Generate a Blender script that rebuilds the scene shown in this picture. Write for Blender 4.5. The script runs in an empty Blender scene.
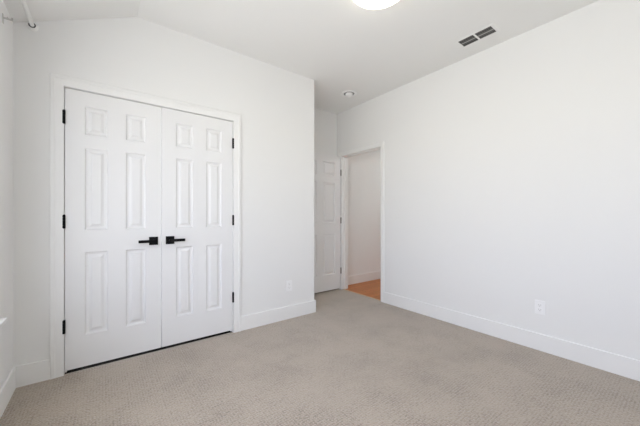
import bpy, bmesh, math
from mathutils import Vector, Matrix

S = bpy.context.scene
C = S.collection

# ------------------------------------------------------------------ camera
F_PX, CY_PX, YAW, EYE = 285.38, 216.08, math.radians(52.7124), 1.133
cam_d = bpy.data.cameras.new('camera')
cam_d.sensor_fit = 'HORIZONTAL'
cam_d.sensor_width = 36.0
cam_d.lens = F_PX / 640 * 36.0
cam_d.shift_y = (CY_PX - 213.0) / 640.0
cam_d.clip_start = 0.02
cam = bpy.data.objects.new('camera', cam_d)
C.objects.link(cam)
cam.location = (0, 0, EYE)
cam.rotation_euler = (math.pi / 2, 0, YAW - math.pi / 2)
S.camera = cam

# ------------------------------------------------------------------ world, exposure
S.view_settings.view_transform = 'Standard'
S.view_settings.look = 'None'
S.view_settings.gamma = 1.0
S.view_settings.use_curve_mapping = False
S.view_settings.exposure = 0.08
S.cycles.max_bounces = 20
S.cycles.diffuse_bounces = 16
S.cycles.glossy_bounces = 4
S.cycles.transparent_max_bounces = 12
S.cycles.use_denoising = True
S.cycles.sample_clamp_indirect = 0.0

SKY = (0.94, 1.02, 1.25)
GROUND = (1.13, 1.14, 1.13)
SKY_STRENGTH = 8.9
DOME_STRENGTH = 6.0
HALL_WATTS = 43.0
TINT1 = 1.0
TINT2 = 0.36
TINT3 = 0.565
SKY_BLOCK = 1.4  # reach of the unseen slab added to block sky light

W = bpy.data.worlds.new('daylight')
S.world = W
W.use_nodes = True
nt = W.node_tree
nt.nodes.clear()
o_ = nt.nodes.new('ShaderNodeOutputWorld')
b_ = nt.nodes.new('ShaderNodeBackground')
tc = nt.nodes.new('ShaderNodeTexCoord')
sx = nt.nodes.new('ShaderNodeSeparateXYZ')
mr = nt.nodes.new('ShaderNodeMapRange')
mr.inputs['From Min'].default_value = -0.06
mr.inputs['From Max'].default_value = 0.10
cr = nt.nodes.new('ShaderNodeMix')
cr.data_type = 'RGBA'
cr.inputs['A'].default_value = (*GROUND, 1)
cr.inputs['B'].default_value = (*SKY, 1)
nt.links.new(tc.outputs['Generated'], sx.inputs[0])
nt.links.new(sx.outputs['Z'], mr.inputs['Value'])
nt.links.new(mr.outputs[0], cr.inputs['Factor'])
nt.links.new(cr.outputs['Result'], b_.inputs['Color'])
b_.inputs['Strength'].default_value = SKY_STRENGTH
nt.links.new(b_.outputs[0], o_.inputs[0])

# room measures (metres); x runs along the closet wall, y into the room
XL, XB = -0.469, 2.941          # window wall, long blank wall
YA, YC, YB = 2.724, 3.418, -0.80  # closet wall, alcove back wall, wall behind the camera
XE = 1.989                      # outside corner of the closet wall
XK, H, HL = 0.223, 2.74, 2.41   # ceiling fold, flat ceiling, ceiling at the window wall
WIN = (0.00, 1.25, 0.535, 2.05)
WIN3 = (1.40, 2.335, 0.535, 2.05)
WIN2 = (1.5, 2.6, 0.9, 2.05)
# WIN, WIN3: the two windows in the window wall (y0, y1, z0, z1), the second under an added sky-blocking slab;
# WIN2: the small window added behind the camera for daylight (x0, x1, z0, z1)


def portal(name, loc, rot, sx_, sy_):
    l = bpy.data.lights.new(name, 'AREA')
    l.shape = 'RECTANGLE'
    l.size, l.size_y = sx_, sy_
    l.cycles.is_portal = True
    o = bpy.data.objects.new(name, l)
    C.objects.link(o)
    o.location = loc
    o.rotation_euler = rot


portal('window_portal', (XL - 0.16, (WIN[0] + WIN[1]) / 2, (WIN[2] + WIN[3]) / 2), (0, -math.pi / 2, 0),
       WIN[3] - WIN[2], WIN[1] - WIN[0])
portal('window_portal', (XL - 0.16, (WIN3[0] + WIN3[1]) / 2, (WIN3[2] + WIN3[3]) / 2), (0, -math.pi / 2, 0),
       WIN3[3] - WIN3[2], WIN3[1] - WIN3[0])
portal('window_portal', ((WIN2[0] + WIN2[1]) / 2, YB - 0.16, (WIN2[2] + WIN2[3]) / 2), (math.pi / 2, 0, 0),
       WIN2[1] - WIN2[0], WIN2[3] - WIN2[2])


# ------------------------------------------------------------------ materials
def mat(name, col, rough=0.5, metal=0.0, spec=0.5):
    m = bpy.data.materials.new(name)
    m.use_nodes = True
    p = m.node_tree.nodes['Principled BSDF']
    p.inputs['Base Color'].default_value = (*col, 1)
    p.inputs['Roughness'].default_value = rough
    p.inputs['Metallic'].default_value = metal
    p.inputs['Specular IOR Level'].default_value = spec
    return m


def nodes(m):
    return m.node_tree, m.node_tree.nodes['Principled BSDF']


def bump_noise(m, scale, strength, dist=0.001, detail=2):
    t, p = nodes(m)
    c = t.nodes.new('ShaderNodeTexCoord')
    n = t.nodes.new('ShaderNodeTexNoise')
    n.inputs['Scale'].default_value = scale
    n.inputs['Detail'].default_value = detail
    b = t.nodes.new('ShaderNodeBump')
    b.inputs['Strength'].default_value = strength
    b.inputs['Distance'].default_value = dist
    t.links.new(c.outputs['Object'], n.inputs['Vector'])
    t.links.new(n.outputs['Fac'], b.inputs['Height'])
    t.links.new(b.outputs[0], p.inputs['Normal'])


M_WALL = mat('white_wall_paint', (0.80, 0.80, 0.79), 0.75, spec=0.25)
bump_noise(M_WALL, 220, 0.12, 0.0006)
M_CEIL = mat('white_ceiling_paint', (0.83, 0.83, 0.82), 0.9, spec=0.15)
bump_noise(M_CEIL, 160, 0.15, 0.0006)
M_TRIM = mat('white_trim_enamel', (0.82, 0.82, 0.81), 0.38, spec=0.4)
M_DOOR = mat('white_door_enamel', (0.795, 0.795, 0.795), 0.40, spec=0.4)
M_BLACK = mat('matte_black_metal', (0.006, 0.006, 0.007), 0.55, 0.0, 0.12)
M_BRONZE = mat('dull_bronze_metal', (0.16, 0.13, 0.11), 0.45, 0.7)
M_PLASTIC = mat('white_plastic', (0.86, 0.86, 0.86), 0.35)
M_RODGAP = mat('rod_gap_shade', (0.05, 0.05, 0.055), 0.6)  # dark colour painted as shade inside the rod flange
M_SLOTG = mat('grey_slot', (0.30, 0.30, 0.29), 0.7)
M_DUCT = mat('dark_duct', (0.02, 0.02, 0.019), 0.7)
M_SLAT = mat('grey_vent_blade', (0.15, 0.147, 0.14), 0.5)
M_BAR = mat('light_grey_vent_bar', (0.36, 0.355, 0.34), 0.5)
M_RODW = mat('white_painted_metal', (0.85, 0.85, 0.84), 0.30)
M_GAPSHADE = mat('closet_gap_shade', (0.010, 0.009, 0.008), 1.0, spec=0.0)  # near-black colour puts the shadow under the closet doors into the floor
M_NICKEL = mat('satin_nickel', (0.56, 0.55, 0.53), 0.45, 0.1)
M_STRIP = mat('pale_oak_strip', (0.62, 0.44, 0.27), 0.4)

# carpet: cut loop rows with flecks of lighter and darker yarn
M_CARPET = mat('beige_loop_carpet', (0.45, 0.40, 0.35), 0.95, spec=0.05)
t, p = nodes(M_CARPET)
c = t.nodes.new('ShaderNodeTexCoord')
vo = t.nodes.new('ShaderNodeTexVoronoi')
vo.inputs['Scale'].default_value = 115
no = t.nodes.new('ShaderNodeTexNoise')
no.inputs['Scale'].default_value = 75
no.inputs['Detail'].default_value = 3
nb = t.nodes.new('ShaderNodeTexNoise')
nb.inputs['Scale'].default_value = 3.0
nb.inputs['Detail'].default_value = 6
nb.inputs['Roughness'].default_value = 0.65
wx = t.nodes.new('ShaderNodeTexWave')
wx.bands_direction = 'Y'
wx.inputs['Scale'].default_value = 20
wx.inputs['Distortion'].default_value = 3.2
wx.inputs['Detail'].default_value = 2
wx.inputs['Detail Scale'].default_value = 3
wy = t.nodes.new('ShaderNodeTexWave')
wy.bands_direction = 'X'
wy.inputs['Scale'].default_value = 20
wy.inputs['Distortion'].default_value = 3.2
wy.inputs['Detail'].default_value = 2
wy.inputs['Detail Scale'].default_value = 3
for n in (vo, no, nb, wx, wy):
    t.links.new(c.outputs['Object'], n.inputs['Vector'])


def math_node(t, op, a, b, va=None, vb=None):
    n = t.nodes.new('ShaderNodeMath')
    n.operation = op
    if a is not None:
        t.links.new(a, n.inputs[0])
    else:
        n.inputs[0].default_value = va
    if b is not None:
        t.links.new(b, n.inputs[1])
    else:
        n.inputs[1].default_value = vb
    return n.outputs[0]


ww = math_node(t, 'MULTIPLY', wx.outputs['Fac'], wy.outputs['Fac'])
h1 = math_node(t, 'MULTIPLY', ww, None, vb=0.38)
h2 = math_node(t, 'MULTIPLY', no.outputs['Fac'], None, vb=1.0)
h3 = math_node(t, 'MULTIPLY', nb.outputs['Fac'], None, vb=0.75)
hs = math_node(t, 'ADD', math_node(t, 'ADD', h1, h2), h3)
rp = t.nodes.new('ShaderNodeValToRGB')
rp.color_ramp.elements[0].position = 0.66
rp.color_ramp.elements[0].color = (0.208, 0.168, 0.128, 1)
rp.color_ramp.elements[1].position = 1.0
rp.color_ramp.elements[1].color = (0.385, 0.322, 0.256, 1)
t.links.new(hs, rp.inputs['Fac'])
t.links.new(rp.outputs['Color'], p.inputs['Base Color'])
p.inputs['Sheen Weight'].default_value = 0.42
p.inputs['Sheen Roughness'].default_value = 0.6
p.inputs['Sheen Tint'].default_value = (1.0, 0.98, 0.95, 1)
hb = math_node(t, 'SUBTRACT', math_node(t, 'ADD', h1, h2), vo.outputs['Distance'])
bp = t.nodes.new('ShaderNodeBump')
bp.inputs['Strength'].default_value = 0.8
bp.inputs['Distance'].default_value = 0.004
t.links.new(hb, bp.inputs['Height'])
t.links.new(bp.outputs[0], p.inputs['Normal'])

# hall floor: orange oak planks running along x
M_WOOD = mat('orange_oak_planks', (0.45, 0.2, 0.08), 0.35, spec=0.4)
t, p = nodes(M_WOOD)
c = t.nodes.new('ShaderNodeTexCoord')
br = t.nodes.new('ShaderNodeTexBrick')
br.inputs['Scale'].default_value = 1.0
br.inputs['Brick Width'].default_value = 0.9
br.inputs['Row Height'].default_value = 0.083
br.inputs['Mortar Size'].default_value = 0.0012
br.inputs['Color1'].default_value = (0.70, 0.25, 0.062, 1)
br.inputs['Color2'].default_value = (0.58, 0.19, 0.042, 1)
br.inputs['Mortar'].default_value = (0.12, 0.05, 0.02, 1)
mp = t.nodes.new('ShaderNodeMapping')
mp.inputs['Scale'].default_value = (3, 60, 1)
gn = t.nodes.new('ShaderNodeTexNoise')
gn.inputs['Scale'].default_value = 2.0
gn.inputs['Detail'].default_value = 4
mx = t.nodes.new('ShaderNodeMix')
mx.data_type = 'RGBA'
mx.blend_type = 'MULTIPLY'
mx.inputs['Factor'].default_value = 0.45
t.links.new(c.outputs['Object'], br.inputs['Vector'])
t.links.new(c.outputs['Object'], mp.inputs['Vector'])
t.links.new(mp.outputs[0], gn.inputs['Vector'])
t.links.new(br.outputs['Color'], mx.inputs['A'])
t.links.new(gn.outputs['Color'], mx.inputs['B'])
t.links.new(mx.outputs['Result'], p.inputs['Base Color'])


def emit_mat(name, col, strength):
    m = bpy.data.materials.new(name)
    m.use_nodes = True
    p = m.node_tree.nodes['Principled BSDF']
    p.inputs['Base Color'].default_value = (0.9, 0.9, 0.9, 1)
    p.inputs['Emission Color'].default_value = (*col, 1)
    p.inputs['Emission Strength'].default_value = strength
    return m


M_DOME = emit_mat('lit_opal_glass', (1.05, 0.97, 0.78), DOME_STRENGTH)


def glass_mat(name, tint):
    m = bpy.data.materials.new(name)
    m.use_nodes = True
    t = m.node_tree
    t.nodes.clear()
    go = t.nodes.new('ShaderNodeOutputMaterial')
    gm = t.nodes.new('ShaderNodeMixShader')
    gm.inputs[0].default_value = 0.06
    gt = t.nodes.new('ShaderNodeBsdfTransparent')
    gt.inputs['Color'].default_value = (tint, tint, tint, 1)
    gg = t.nodes.new('ShaderNodeBsdfGlossy')
    gg.inputs['Roughness'].default_value = 0.02
    t.links.new(gt.outputs[0], gm.inputs[1])
    t.links.new(gg.outputs[0], gm.inputs[2])
    t.links.new(gm.outputs[0], go.inputs[0])
    return m


M_GLASS = glass_mat('clear_window_glass', TINT1)
M_TINT = glass_mat('light_cutting_glass', TINT3)  # pane darkened to weaken daylight from the window by the closet
M_TINT2 = glass_mat('light_dimming_glass', TINT2)  # pane darkened to weaken daylight from the added rear window


# ------------------------------------------------------------------ helpers
def box(bm, x0, x1, y0, y1, z0, z1):
    r = bmesh.ops.create_cube(bm, size=1.0, matrix=Matrix.Translation(((x0 + x1) / 2, (y0 + y1) / 2, (z0 + z1) / 2))
                              @ Matrix.Diagonal((abs(x1 - x0), abs(y1 - y0), abs(z1 - z0), 1)))
    return r['verts']


def bbox(bm, x0, x1, y0, y1, z0, z1, bev=0.003, seg=2):
    v = box(bm, x0, x1, y0, y1, z0, z1)
    e = {e for q in v for e in q.link_edges}
    bmesh.ops.bevel(bm, geom=list(e), offset=bev, segments=seg, profile=0.5, affect='EDGES')


def prism(bm, poly, a0, a1, axis):
    """poly: list of 2-D points; axis 'y' -> points are (x,z), axis 'x' -> (y,z), axis 'z' -> (x,y)"""
    def P(u, v, a):
        return (u, a, v) if axis == 'y' else ((a, u, v) if axis == 'x' else (u, v, a))
    A = [bm.verts.new(P(u, v, a0)) for u, v in poly]
    B = [bm.verts.new(P(u, v, a1)) for u, v in poly]
    fs = [bm.faces.new(A), bm.faces.new(B[::-1])]
    n = len(poly)
    for i in range(n):
        fs.append(bm.faces.new((A[(i + 1) % n], A[i], B[i], B[(i + 1) % n])))
    bmesh.ops.recalc_face_normals(bm, faces=fs)


def lathe(bm, prof, seg=48, mtx=Matrix.Identity(4)):
    """prof: list of (r, z); ends with r=0 are closed"""
    rings = []
    for r, z in prof:
        if r < 1e-6:
            rings.append([bm.verts.new(mtx @ Vector((0, 0, z)))])
        else:
            rings.append([bm.verts.new(mtx @ Vector((r * math.cos(2 * math.pi * k / seg), r * math.sin(2 * math.pi * k / seg), z)))
                          for k in range(seg)])
    fs = []
    for a, b in zip(rings, rings[1:]):
        for k in range(seg):
            k2 = (k + 1) % seg
            if len(a) == 1 and len(b) == 1:
                continue
            if len(a) == 1:
                fs.append(bm.faces.new((a[0], b[k2], b[k])))
            elif len(b) == 1:
                fs.append(bm.faces.new((a[k], a[k2], b[0])))
            else:
                fs.append(bm.faces.new((a[k], a[k2], b[k2], b[k])))
    bmesh.ops.recalc_face_normals(bm, faces=fs)


def obj(name, bm, m, parent=None, origin=None, smooth=False):
    """bm is in world metres; the object's origin is put at `origin` (default: base centre of its box)"""
    me = bpy.data.meshes.new(name)
    co = [v.co for v in bm.verts]
    if origin is None:
        origin = Vector(((min(v.x for v in co) + max(v.x for v in co)) / 2,
                         (min(v.y for v in co) + max(v.y for v in co)) / 2, min(v.z for v in co)))
    origin = Vector(origin)
    bmesh.ops.translate(bm, verts=bm.verts, vec=-origin)
    if smooth:
        for f in bm.faces:
            f.smooth = True
        for e in bm.edges:
            if len(e.link_faces) == 2 and e.calc_face_angle(0) > math.radians(35):
                e.smooth = False
    bm.to_mesh(me)
    bm.free()
    me.materials.append(m)
    o = bpy.data.objects.new(name, me)
    C.objects.link(o)
    if parent is not None:
        o.parent = parent
        base = Vector((0, 0, 0))
        q = parent
        while q is not None:
            base += q.location
            q = q.parent
        o.location = origin - base
    else:
        o.location = origin
    return o


def tag(o, label, cat, kind=None, group=None):
    o['label'] = label
    o['category'] = cat
    if kind:
        o['kind'] = kind
    if group:
        o['group'] = group
    return o


def empty(name, loc):
    o = bpy.data.objects.new(name, None)
    C.objects.link(o)
    o.location = loc
    o.empty_display_size = 0.1
    return o


def zc(x):
    return H if x >= XK else HL + (x - XL) * (H - HL) / (XK - XL)


NB = bmesh.new

# ------------------------------------------------------------------ floors
b = NB()
box(b, XL - 0.15, XB + 0.016, YB - 0.12, YA + 0.013, -0.06, 0.0)
box(b, XE - 0.06, XB + 0.016, YA + 0.013, YC + 0.12, -0.06, 0.0)
tag(obj('floor', b, M_CARPET, origin=(0, 0, 0)), 'beige looped carpet covering the whole bedroom and alcove', 'carpet', 'structure')
b = NB(); box(b, XB + 0.034, 5.4, 1.2, 3.7, -0.06, -0.004)
tag(obj('floor_hall', b, M_WOOD, origin=(0, 0, 0)), 'orange wood plank floor in the hall beyond the open doorway', 'floor', 'structure')
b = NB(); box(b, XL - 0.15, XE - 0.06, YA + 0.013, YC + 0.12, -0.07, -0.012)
tag(obj('floor_closet', b, M_GAPSHADE), 'closet floor coloured near black for the shadow line under the closet doors', 'floor', 'structure')
b = NB(); bbox(b, XB + 0.014, XB + 0.036, 2.528, 3.298, -0.03, 0.004, 0.002)
tag(obj('trim_4', b, M_STRIP), 'thin pale strip where the carpet meets the wood floor in the doorway', 'threshold', 'structure')

# ------------------------------------------------------------------ ceilings
b = NB()
box(b, XK, XB + 0.115, YB - 0.12, YC + 0.12, H, H + 0.12)
sl = (H - HL) / (XK - XL)
prism(b, [(XL - 0.15, HL - 0.15 * sl), (XK, H), (XK, H + 0.12), (XL - 0.15, HL - 0.15 * sl + 0.15)], YB - 0.12, YC + 0.12, 'y')
tag(obj('ceiling', b, M_CEIL, origin=(1.2, 1.2, H)), 'white bedroom ceiling, flat with a strip sloping down to the window wall', 'ceiling', 'structure')
b = NB(); box(b, XB + 0.115, 5.4, 1.2, 3.7, 2.44, 2.55)
tag(obj('ceiling_hall', b, M_CEIL), 'white hall ceiling beyond the doorway', 'ceiling', 'structure')

# ------------------------------------------------------------------ walls
OX0, OX1, OZ = -0.236, 1.029, 2.074       # rough opening of the closet
b = NB()
prism(b, [(XL - 0.15, 0), (OX0, 0), (OX0, zc(OX0)), (XL, HL), (XL - 0.15, HL - 0.15 * sl)], YA, YA + 0.12, 'y')
prism(b, [(OX0, OZ), (OX1, OZ), (OX1, H), (XK, H), (OX0, zc(OX0))], YA, YA + 0.12, 'y')
box(b, OX1, XE, YA, YA + 0.12, 0, H)
box(b, XE - 0.12, XE, YA + 0.12, YC, 0, H)
tag(obj('wall_closet', b, M_WALL), 'white wall holding the double closet doors, ending at an outside corner', 'wall', 'structure')
b = NB()
prism(b, [(XL - 0.15, 0), (XB + 0.115, 0), (XB + 0.115, H), (XK, H), (XL, HL), (XL - 0.15, HL - 0.15 * sl)], YC, YC + 0.12, 'y')
tag(obj('wall_alcove', b, M_WALL), 'short white wall at the back of the alcove behind the open door', 'wall', 'structure')
DY0, DY1, DZ = 2.508, 3.318, 2.073         # rough opening of the bedroom doorway
b = NB()
box(b, XB, XB + 0.115, YB - 0.12, DY0, 0, H)
box(b, XB, XB + 0.115, DY0, DY1, DZ, H)
box(b, XB, XB + 0.115, DY1, YC, 0, H)
tag(obj('wall_right', b, M_WALL), 'long blank white wall with the doorway at its far end', 'wall', 'structure')
b = NB()
y0, y1, z0, z1 = WIN
def lbox(b, ya, yb, za, zb): box(b, XL - 0.15, XL, ya, yb, za, zb)
y2, y3 = WIN3[:2]
lbox(b, YB - 0.12, y0, 0, HL); lbox(b, y1, y2, 0, HL); lbox(b, y3, YA, 0, HL)
for ya, yb in ((y0, y1), (y2, y3)):
    lbox(b, ya, yb, 0, z0); lbox(b, ya, yb, z1, HL)
tag(obj('wall_left', b, M_WALL), 'white window wall, a narrow strip of it beside the closet wall', 'wall', 'structure')
b = NB()
a0, a1, c0, c1 = WIN2
prism(b, [(XL - 0.15, 0), (a0, 0), (a0, H), (XK, H), (XL, HL), (XL - 0.15, HL - 0.15 * sl)], YB - 0.12, YB, 'y')
box(b, a1, XB, YB - 0.12, YB, 0, H)
box(b, a0, a1, YB - 0.12, YB, 0, c0)
box(b, a0, a1, YB - 0.12, YB, c1, H)
tag(obj('wall_back', b, M_WALL), 'white wall with an added second window behind the camera', 'wall', 'structure')
b = NB()
box(b, XB + 0.115, 5.4, 3.471, 3.59, 0 - 0.01, 2.46)
box(b, 5.28, 5.4, 1.3, 3.471, -0.01, 2.46)
box(b, XB + 0.115, 5.4, 1.2, 1.32, -0.01, 2.46)
tag(obj('wall_hall', b, M_WALL), 'white hall wall seen through the open doorway above the wood floor', 'wall', 'structure')

# ------------------------------------------------------------------ windows (outside the frame, they light the room)
def window(name, label, axis, u0, u1, z0, z1, w_in, w_out, glass=None):
    """axis 'x': wall plane normal to x, u = y. w_in: coordinate of the room face, w_out: of the outer face"""
    mid = (w_in + w_out) / 2
    s = 1 if w_out > w_in else -1
    def B(bm, ua, ub, wa, wb, za, zb, bev=0.003):
        wa, wb = min(wa, wb), max(wa, wb)
        if axis == 'x':
            bbox(bm, wa, wb, ua, ub, za, zb, bev)
        else:
            bbox(bm, ua, ub, wa, wb, za, zb, bev)
    r = empty(name, (mid, (u0 + u1) / 2, z0) if axis == 'x' else ((u0 + u1) / 2, mid, z0))
    f = NB()
    wa, wb = mid, mid + s * 0.05
    B(f, u0, u0 + 0.05, wa, wb, z0, z1); B(f, u1 - 0.05, u1, wa, wb, z0, z1)
    B(f, u0 + 0.05, u1 - 0.05, wa, wb, z0, z0 + 0.05); B(f, u0 + 0.05, u1 - 0.05, wa, wb, z1 - 0.05, z1)
    um = (u0 + u1) / 2
    B(f, um - 0.025, um + 0.025, wa, wb, z0 + 0.05, z1 - 0.05)
    fo = obj('frame', f, M_PLASTIC, r)
    for ua, ub in ((u0 + 0.052, um - 0.027), (um + 0.027, u1 - 0.052)):
        g = NB()
        wm = (wa + wb) / 2
        if axis == 'x':
            box(g, wm - 0.003, wm + 0.003, ua, ub, z0 + 0.052, z1 - 0.052)
        else:
            box(g, ua, ub, wm - 0.003, wm + 0.003, z0 + 0.052, z1 - 0.052)
        obj('pane', g, glass or M_GLASS, fo)
    return tag(r, label, 'window', 'structure')


for nm, wn, lb in (('window_1', WIN, 'white framed bare window beside the camera, the main daylight'),
                   ('window_3', WIN3, 'white framed window by the closet wall, only its sill tip showing')):
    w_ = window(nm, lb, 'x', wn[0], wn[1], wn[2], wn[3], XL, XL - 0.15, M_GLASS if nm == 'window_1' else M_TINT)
    sb = NB()
    bbox(sb, XL - 0.075, XL + 0.035, wn[0] + 0.001, wn[1] - 0.001, 0.53, 0.5515, 0.004)
    bbox(sb, XL - 0.0005, XL + 0.035, wn[0] - 0.06, wn[1] + 0.061, 0.5302, 0.5517, 0.004)
    bbox(sb, XL, XL + 0.014, wn[0] - 0.045, wn[1] + 0.046, 0.465, 0.532, 0.003)
    obj('sill', sb, M_TRIM, w_)
# unseen slab added outside to cut off sky above the window nearest the closet wall
b = NB(); bbox(b, XL - 0.15 - SKY_BLOCK, XL - 0.15, WIN3[0] - 0.1, WIN3[1] + 0.5, 2.12, 2.24, 0.004)
tag(obj('sky_block_slab', b, M_CEIL), 'unseen white slab added above the window by the closet wall to block sky', 'sky blocker', 'structure')
w2 = window('added_window', 'unseen window added in the wall behind the camera for extra daylight', 'y', WIN2[0], WIN2[1], WIN2[2], WIN2[3], YB, YB - 0.12, M_TINT2)

# ------------------------------------------------------------------ baseboards
BH, BT = 0.141, 0.014
CAS = 0.074
def base(name, label, segs):
    b = NB()
    for s in segs:
        bbox(b, *s, -0.005, BH, 0.004, 2)
    tag(obj(name, b, M_TRIM), label, 'baseboard', 'structure')

CX0, CX1, CZ = -0.2180, 1.0110, 2.0570     # inner edge of the closet casing
base('baseboard_closet', 'white baseboard along the closet wall and around its outside corner',
     [(XL, CX0 - CAS, YA - BT, YA), (CX1 + CAS, XE + 0.018, YA - BT, YA), (XE, XE + 0.018, YA - 0.0005, YC)])
base('baseboard_left', 'white baseboard under the window sill on the window wall', [(XL, XL + BT, YB, YA - BT)])
base('baseboard_alcove', 'white baseboard at the alcove back behind the open door', [(XE + 0.018, XB, YC - BT, YC)])
base('baseboard_right', 'long white baseboard running under the blank wall', [(XB - BT, XB, YB, 2.526 - 0.058)])
base('baseboard_back', 'white baseboard behind the camera', [(XL + BT, XB - BT, YB, YB + BT)])
base('baseboard_hall', 'white baseboard on the hall wall above the wood floor', [(XB + 0.115, 5.28, 3.471 - BT, 3.471)])


# ------------------------------------------------------------------ casings and jambs
PROF = [(0.0, 0.0), (0.0, 0.011), (0.003, 0.0135), (0.046, 0.0155), (0.050, 0.018), (0.070, 0.018), (CAS, 0.0145), (CAS, 0.0)]
DPROF = [(0.0, 0.0), (0.0, 0.010), (0.003, 0.012), (0.050, 0.0145), (0.056, 0.011), (0.056, 0.0)]
def casing(bm, i0, i1, it, plane, axis, sign, prof=PROF):
    """three mitred boards round an opening i0..i1, top it. profile u = away from opening, d = out of the wall"""
    def P(u, z, d):
        return (u, plane + sign * d, z) if axis == 'y' else (plane + sign * d, u, z)
    def path(o):
        return [(i0 - o, -0.004), (i0 - o, it + o), (i1 + o, it + o), (i1 + o, -0.004)]
    rows = [[bm.verts.new(P(u, z, d)) for u, z in path(o)] for o, d in prof]
    fs = []
    for a, c in zip(rows, rows[1:] + rows[:1]):
        for k in range(3):
            fs.append(bm.faces.new((a[k], a[k + 1], c[k + 1], c[k])))
    fs.append(bm.faces.new([r[0] for r in rows])); fs.append(bm.faces.new([r[3] for r in rows][::-1]))
    bmesh.ops.recalc_face_normals(bm, faces=fs)


b = NB()
casing(b, CX0, CX1, CZ, YA, 'y', -1)
JX0, JX1, JZ = -0.2185, 1.0105, 2.0555
box(b, OX0, JX0, YA - 0.0005, YA + 0.12, -0.004, JZ); box(b, JX1, OX1, YA - 0.0005, YA + 0.12, -0.004, JZ)
box(b, OX0, OX1, YA - 0.0005, YA + 0.12, JZ, OZ)
box(b, JX0, JX0 + 0.011, YA + 0.038, YA + 0.07, 0, JZ); box(b, JX1 - 0.011, JX1, YA + 0.038, YA + 0.07, 0, JZ)
box(b, JX0, JX1, YA + 0.038, YA + 0.07, JZ - 0.011, JZ)
tag(obj('trim_1', b, M_TRIM), 'wide white casing framing the double closet doors', 'door frame', 'structure')

JY0, JY1, JDZ = 2.526, 3.300, 2.0545        # clear opening of the doorway
b = NB()
casing(b, JY0 - 0.002, JY1 + 0.002, JDZ + 0.002, XB, 'x', -1, DPROF)
casing(b, JY0 - 0.002, JY1 + 0.002, JDZ + 0.002, XB + 0.115, 'x', 1)
box(b, XB - 0.0005, XB + 0.1155, DY0, JY0, -0.004, JDZ); box(b, XB - 0.0005, XB + 0.1155, JY1, DY1, -0.004, JDZ)
box(b, XB - 0.0005, XB + 0.1155, DY0, DY1, JDZ, DZ)
box(b, XB + 0.04, XB + 0.075, JY0, JY0 + 0.011, 0.004, JDZ); box(b, XB + 0.04, XB + 0.075, JY1 - 0.011, JY1, 0.004, JDZ)
box(b, XB + 0.04, XB + 0.075, JY0 + 0.011, JY1 - 0.011, JDZ - 0.011, JDZ)
tag(obj('trim_2', b, M_TRIM), 'white casing and jamb round the open doorway to the hall', 'door frame', 'structure')


# ------------------------------------------------------------------ doors
def door_slab(x0, x1, z0, z1, yf, th, stile, mull, rows):
    """six-panel moulded slab, front face at yf looking to -y"""
    bm = NB()
    pw = (x1 - x0 - 2 * stile - mull) / 2
    xs = [x0, x0 + stile, x0 + stile + pw, x0 + stile + pw + mull, x1 - stile, x1]
    zs = [z0] + [q for r in rows for q in r] + [z1]
    def face(yq, sg):
        def Q(x, z, d): return bm.verts.new((x, yq + sg * d, z))
        for i in range(5):
            for j in range(len(zs) - 1):
                A, B, D, E = xs[i], xs[i + 1], zs[j], zs[j + 1]
                if i in (1, 3) and j % 2 == 1:
                    steps = [(0, 0), (0.003, 0.0060), (0.010, 0.0120), (0.018, 0.0130), (0.025, 0.0122), (0.040, 0.0034), (0.043, 0.0020)]
                    prev = None
                    for o, d in steps:
                        cur = [Q(A + o, D + o, d), Q(B - o, D + o, d), Q(B - o, E - o, d), Q(A + o, E - o, d)]
                        if prev:
                            for k in range(4):
                                bm.faces.new((prev[k], prev[(k + 1) % 4], cur[(k + 1) % 4], cur[k]))
                        prev = cur
                    bm.faces.new(prev)
                else:
                    bm.faces.new((Q(A, D, 0), Q(B, D, 0), Q(B, E, 0), Q(A, E, 0)))
    face(yf, 1)
    face(yf + th, -1)
    for (p1, p2) in (((x0, z0), (x1, z0)), ((x1, z0), (x1, z1)), ((x1, z1), (x0, z1)), ((x0, z1), (x0, z0))):
        bm.faces.new([bm.verts.new(v) for v in ((p1[0], yf, p1[1]), (p2[0], yf, p2[1]), (p2[0], yf + th, p2[1]), (p1[0], yf + th, p1[1]))])
    bmesh.ops.remove_doubles(bm, verts=bm.verts, dist=1e-5)
    bmesh.ops.recalc_face_normals(bm, faces=bm.faces)
    return bm


ROWS = [(0.258, 0.866), (1.030, 1.635), (1.735, 1.940)]
ZB, ZT = 0.026, 2.050


def hinge(parent, x, y, zc_, m, r=0.0062, hl=0.092):
    b = NB()
    n = 5
    k = hl / n
    for i in range(n):
        q = zc_ - hl / 2 + i * k
        lathe(b, [(0, q), (r, q), (r, q + k - 0.0015), (r * 0.75, q + k - 0.0015), (r * 0.75, q + k), (0, q + k)], 16,
              Matrix.Translation((x, y, 0)))
    for s, q in ((1, zc_ + hl / 2), (-1, zc_ - hl / 2)):
        lathe(b, [(0, q), (r * 0.8, q), (r * 0.7, q + s * 0.003), (0, q + s * 0.004)], 16, Matrix.Translation((x, y, 0)))
    # leaf edge reaching back into the gap
    box(b, x - 0.0012, x + 0.0012, y, y + 0.03, zc_ - hl / 2, zc_ + hl / 2)
    return obj('hinge', b, m, parent, smooth=True)


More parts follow.
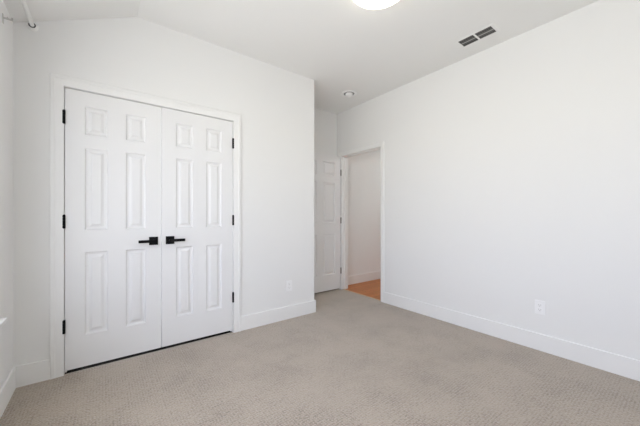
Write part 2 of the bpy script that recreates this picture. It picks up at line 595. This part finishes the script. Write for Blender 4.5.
def handle(parent, xc, z, yf, s, m):
    """square rose at xc with a square bar lever pointing to s*x, on the face at yf"""
    b = NB()
    bbox(b, xc - 0.0325, xc + 0.0325, yf - 0.009, yf + 0.0005, z - 0.0335, z + 0.0335, 0.0015)
    rose = obj('handle', b, m, parent)
    b = NB()
    lathe(b, [(0.010, 0), (0.010, 0.042)], 20, Matrix.Translation((xc, yf - 0.008, z)) @ Matrix.Rotation(math.pi / 2, 4, 'X'))
    xa, xb = sorted((xc - s * 0.011, xc + s * 0.110))
    bbox(b, xa, xb, yf - 0.056, yf - 0.042, z - 0.0115, z + 0.0115, 0.002)
    obj('lever', b, m, rose, smooth=True)
    return rose


def closet_door(name, x0, x1, label, hx, levx, s, stile):
    r = empty(name, ((x0 + x1) / 2, YA + 0.018, ZB))
    obj('slab', door_slab(x0, x1, ZB, ZT, YA + 0.001, 0.035, stile, 0.114, ROWS), M_DOOR, r)
    for q in (1.839, 1.0940, 0.3450):
        hinge(r, hx, YA - 0.0080, q, M_BLACK, 0.0093, 0.094)['label'] = 'black door hinge'
    handle(r, levx, 0.9275, YA + 0.001, s, M_BLACK)['label'] = 'square black lever handle'
    return tag(r, label, 'door', 'structure')


closet_door('door_1', -0.2150, 0.3915, 'white six-panel closet door hinged beside the window wall, black lever pointing to its hinges', -0.2200, 0.3360, -1, 0.110)
closet_door('door_2', 0.3967, 1.0070, 'white six-panel closet door hinged nearer the alcove, black lever at the middle gap', 1.0085, 0.4590, 1, 0.108)

# bedroom door, swung open into the alcove
r = empty('door_3', (2.54, 3.318, ZB))
obj('slab', door_slab(2.113, 2.913, 0.026, 2.050, 3.306, 0.035, 0.108, 0.112, ROWS), M_DOOR, r)
for q in (1.80, 1.066, 0.295):
    hinge(r, 2.9195, 3.3005, q, M_BRONZE, 0.0075, 0.088)['label'] = 'dull bronze door hinge'
for yq, rot in ((3.306, math.pi / 2), (3.341, -math.pi / 2)):
    b = NB()
    lathe(b, [(0, 0), (0.030, 0), (0.030, 0.006), (0.012, 0.010), (0.011, 0.030), (0.026, 0.038), (0.029, 0.050), (0.022, 0.060), (0, 0.062)], 32,
          Matrix.Translation((2.175, yq, 0.93)) @ Matrix.Rotation(rot, 4, 'X'))
    obj('knob', b, M_BLACK, r, smooth=True)
tag(r, 'white six-panel bedroom door standing open inside the alcove', 'door', 'structure')

# ------------------------------------------------------------------ ceiling light
LX, LY = 1.510, 1.312
r = empty('ceiling_light', (LX, LY, H))
b = NB()
lathe(b, [(0, H), (0.192, H), (0.196, H - 0.004), (0.196, H - 0.026), (0.190, H - 0.030), (0, H - 0.030)], 64, Matrix.Translation((LX, LY, 0)))
obj('base', b, M_PLASTIC, r, smooth=True)
b = NB()
prof = [(0.186, H - 0.028), (0.197, H - 0.030)]
for k in range(1, 13):
    a = math.pi / 2 * k / 12
    prof.append((0.200 * math.cos(a) if k < 12 else 0, H - 0.034 - 0.055 * math.sin(a)))
lathe(b, prof, 64, Matrix.Translation((LX, LY, 0)))
obj('diffuser', b, M_DOME, r, smooth=True)
tag(r, 'lit round opal dome lamp flush on the ceiling', 'ceiling lamp')

# hall lamp, out of sight, lights the wall seen through the doorway
HX, HY, HZ = 4.35, 2.35, 2.44
r = empty('hall_light', (HX, HY, HZ))
b = NB()
lathe(b, [(0, HZ), (0.13, HZ), (0.13, HZ - 0.02), (0, HZ - 0.02)], 40, Matrix.Translation((HX, HY, 0)))
obj('base', b, M_PLASTIC, r, smooth=True)
M_HALL = emit_mat('lit_hall_glass', (0.93, 0.99, 1.0), HALL_WATTS)
b = NB()
lathe(b, [(0.12, HZ - 0.02), (0.125, HZ - 0.05), (0.10, HZ - 0.085), (0.05, HZ - 0.10), (0, HZ - 0.103)], 40, Matrix.Translation((HX, HY, 0)))
obj('diffuser', b, M_HALL, r, smooth=True)
tag(r, 'small round hall ceiling lamp beyond the doorway', 'ceiling lamp')

# ------------------------------------------------------------------ ceiling vent
VX, VY, VTILT = 2.664, 1.183, 14
vx0, vx1, vy0, vy1 = VX - 0.060, VX + 0.060, VY - 0.139, VY + 0.139
r = empty('ceiling_vent', (VX, VY, H))
b = NB()
m_ = 0.026
zt, zb = H, H - 0.005
bbox(b, vx0 - m_, vx0, vy0 - m_, vy1 + m_, zb, zt, 0.0025); bbox(b, vx1, vx1 + m_, vy0 - m_, vy1 + m_, zb, zt, 0.0025)
bbox(b, vx0 - 0.001, vx1 + 0.001, vy0 - m_, vy0, zb, zt, 0.0025); bbox(b, vx0 - 0.001, vx1 + 0.001, vy1, vy1 + m_, zb, zt, 0.0025)
bbox(b, vx0 - 0.001, vx1 + 0.001, VY - 0.008, VY + 0.008, zb, zt, 0.002)
obj('frame', b, M_CEIL, r)
b = NB(); box(b, vx0, vx1, vy0, vy1, H - 0.0012, H - 0.0002)
obj('backing', b, M_DUCT, r)['label'] = 'dark opening behind the blades'
for ya, yb in ((vy0, VY - 0.008), (VY + 0.008, vy1)):
    for k in range(5):
        x = vx0 + (k + 0.5) * (vx1 - vx0) / 5
        b = NB()
        hw = 0.0065 if k == 2 else 0.0038
        v = box(b, -hw, hw, ya + 0.001, yb - 0.001, -0.0006, 0.0006)
        bmesh.ops.rotate(b, verts=v, cent=(0, 0, 0), matrix=Matrix.Rotation(math.radians(VTILT), 3, 'Y'))
        bmesh.ops.translate(b, verts=v, vec=(x, 0, H - 0.0042))
        obj('slat', b, M_BAR if k == 2 else M_SLAT, r)['label'] = 'paler middle vent blade' if k == 2 else 'dark grey vent blade'
tag(r, 'white framed ceiling vent with two banks of dark blades', 'vent')

# ------------------------------------------------------------------ smoke detector
SX, SY = 2.570, 2.745
r = empty('smoke_detector', (SX, SY, H))
T = Matrix.Translation((SX, SY, H)) @ Matrix.Diagonal((1.2, 1.2, 1.15, 1)) @ Matrix.Translation((0, 0, -H))
b = NB()
lathe(b, [(0.058, H), (0.084, H), (0.086, H - 0.002), (0.084, H - 0.006), (0.076, H - 0.009), (0.064, H - 0.009), (0.059, H - 0.007), (0.058, H)], 48, T)
obj('base', b, M_PLASTIC, r, smooth=True)
b = NB()
lathe(b, [(0, H - 0.001), (0.059, H - 0.001), (0.059, H - 0.003), (0, H - 0.003)], 48, T)
obj('smoke_slot', b, M_SLOTG, r, smooth=True)['label'] = 'dark ring round the cover'
b = NB()
lathe(b, [(0, H - 0.003), (0.040, H - 0.003), (0.041, H - 0.014), (0.037, H - 0.026), (0.026, H - 0.034), (0.014, H - 0.038), (0, H - 0.039)], 48, T)
obj('cover', b, M_PLASTIC, r, smooth=True)
b = NB()
lathe(b, [(0, H - 0.038), (0.007, H - 0.038), (0.007, H - 0.041), (0.006, H - 0.042), (0, H - 0.042)], 24, T)
obj('button', b, M_PLASTIC, r, smooth=True)
tag(r, 'small round white smoke detector on the ceiling near the alcove', 'smoke detector')


# ------------------------------------------------------------------ wall outlets
def outlet(name, centre, axis, label):
    cx, cy, cz = centre
    r = empty(name, centre)
    def B(bm, ua, ub, da, db, za, zb, bev):
        if axis == 'y':
            bbox(bm, cx + ua, cx + ub, cy - db, cy - da, cz + za, cz + zb, bev)
        else:
            bbox(bm, cx - db, cx - da, cy + ua, cy + ub, cz + za, cz + zb, bev)
    b = NB(); B(b, -0.036, 0.036, 0, 0.0065, -0.058, 0.058, 0.002)
    obj('cover_plate', b, M_PLASTIC, r)
    for zz in (-0.0195, 0.0195):
        b = NB(); B(b, -0.0165, 0.0165, 0.005, 0.0088, zz - 0.0145, zz + 0.0145, 0.0015)
        s = obj('socket', b, M_PLASTIC, r)
        b = NB()
        B(b, -0.0085, -0.0060, 0.0078, 0.0091, zz - 0.002, zz + 0.008, 0.0003)
        B(b, 0.0060, 0.0085, 0.0078, 0.0091, zz - 0.002, zz + 0.008, 0.0003)
        B(b, -0.0025, 0.0025, 0.0078, 0.0091, zz - 0.010, zz - 0.005, 0.0003)
        obj('slots', b, M_SLOTG, s)
    b = NB(); B(b, -0.0025, 0.0025, 0.0055, 0.0072, -0.0025, 0.0025, 0.0006)
    obj('screw', b, M_PLASTIC, r)
    tag(r, label, 'outlet', group='wall outlets')


outlet('wall_outlet', (1.642, YA, 0.362), 'y', 'white wall outlet low on the closet wall between closet and alcove corner')
outlet('wall_outlet', (XB, 0.792, 0.362), 'x', 'white wall outlet low on the long blank wall above its baseboard')

# ------------------------------------------------------------------ rod and bracket by the window wall
RX, RZ, RR = -0.3785, 2.4205, 0.0118
r = empty('curtain_rod', (RX, (YA + YB) / 2, RZ))
def along_y(y, flip):
    return Matrix.Translation((RX, y, RZ)) @ Matrix.Rotation(math.pi / 2 if flip else -math.pi / 2, 4, 'X')
b = NB()
lathe(b, [(0, 0), (RR, 0), (RR, YA - YB - 0.012), (0, YA - YB - 0.012)], 32, along_y(YA - 0.006, True))
obj('rod', b, M_RODW, r, smooth=True)
for y, fl in ((YA, True), (YB, False)):
    b = NB()
    lathe(b, [(0, 0), (0.030, 0), (0.031, 0.002), (0.029, 0.005), (0.0230, 0.008), (0.0220, 0.020), (0.0200, 0.0205),
              (0.0185, 0.0195), (0.0182, 0.004), (0, 0.004)], 40, along_y(y, fl))
    fl_o = obj('flange', b, M_RODW, r, smooth=True)
    b = NB()  # ring painted as the shaded gap between rod and flange lip
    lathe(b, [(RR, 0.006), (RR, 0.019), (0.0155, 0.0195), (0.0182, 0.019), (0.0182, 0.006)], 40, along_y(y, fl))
    obj('gap_shade_ring', b, M_RODGAP, fl_o, smooth=True)['label'] = 'dark ring standing in for the shaded gap where the rod enters the flange'
tag(r, 'white round rod ending in a flange high on the closet wall by the window wall', 'curtain rod')

BX, BY, BZ = XL, 2.470, 2.303
r = empty('curtain_bracket', (BX, BY, BZ))
b = NB()
bbox(b, BX, BX + 0.003, BY - 0.009, BY + 0.009, BZ - 0.034, BZ + 0.022, 0.001)
obj('wall_plate', b, M_NICKEL, r)
b = NB()
bbox(b, BX + 0.002, BX + 0.042, BY - 0.004, BY + 0.004, BZ - 0.005, BZ + 0.004, 0.001)
bbox(b, BX + 0.036, BX + 0.042, BY - 0.004, BY + 0.004, BZ - 0.003, BZ + 0.012, 0.001)
bbox(b, BX + 0.018, BX + 0.022, BY - 0.004, BY + 0.004, BZ - 0.003, BZ + 0.010, 0.001)
obj('arm', b, M_NICKEL, r)
tag(r, 'small grey bracket with a hooked arm on the window wall under the sloped ceiling', 'curtain bracket')
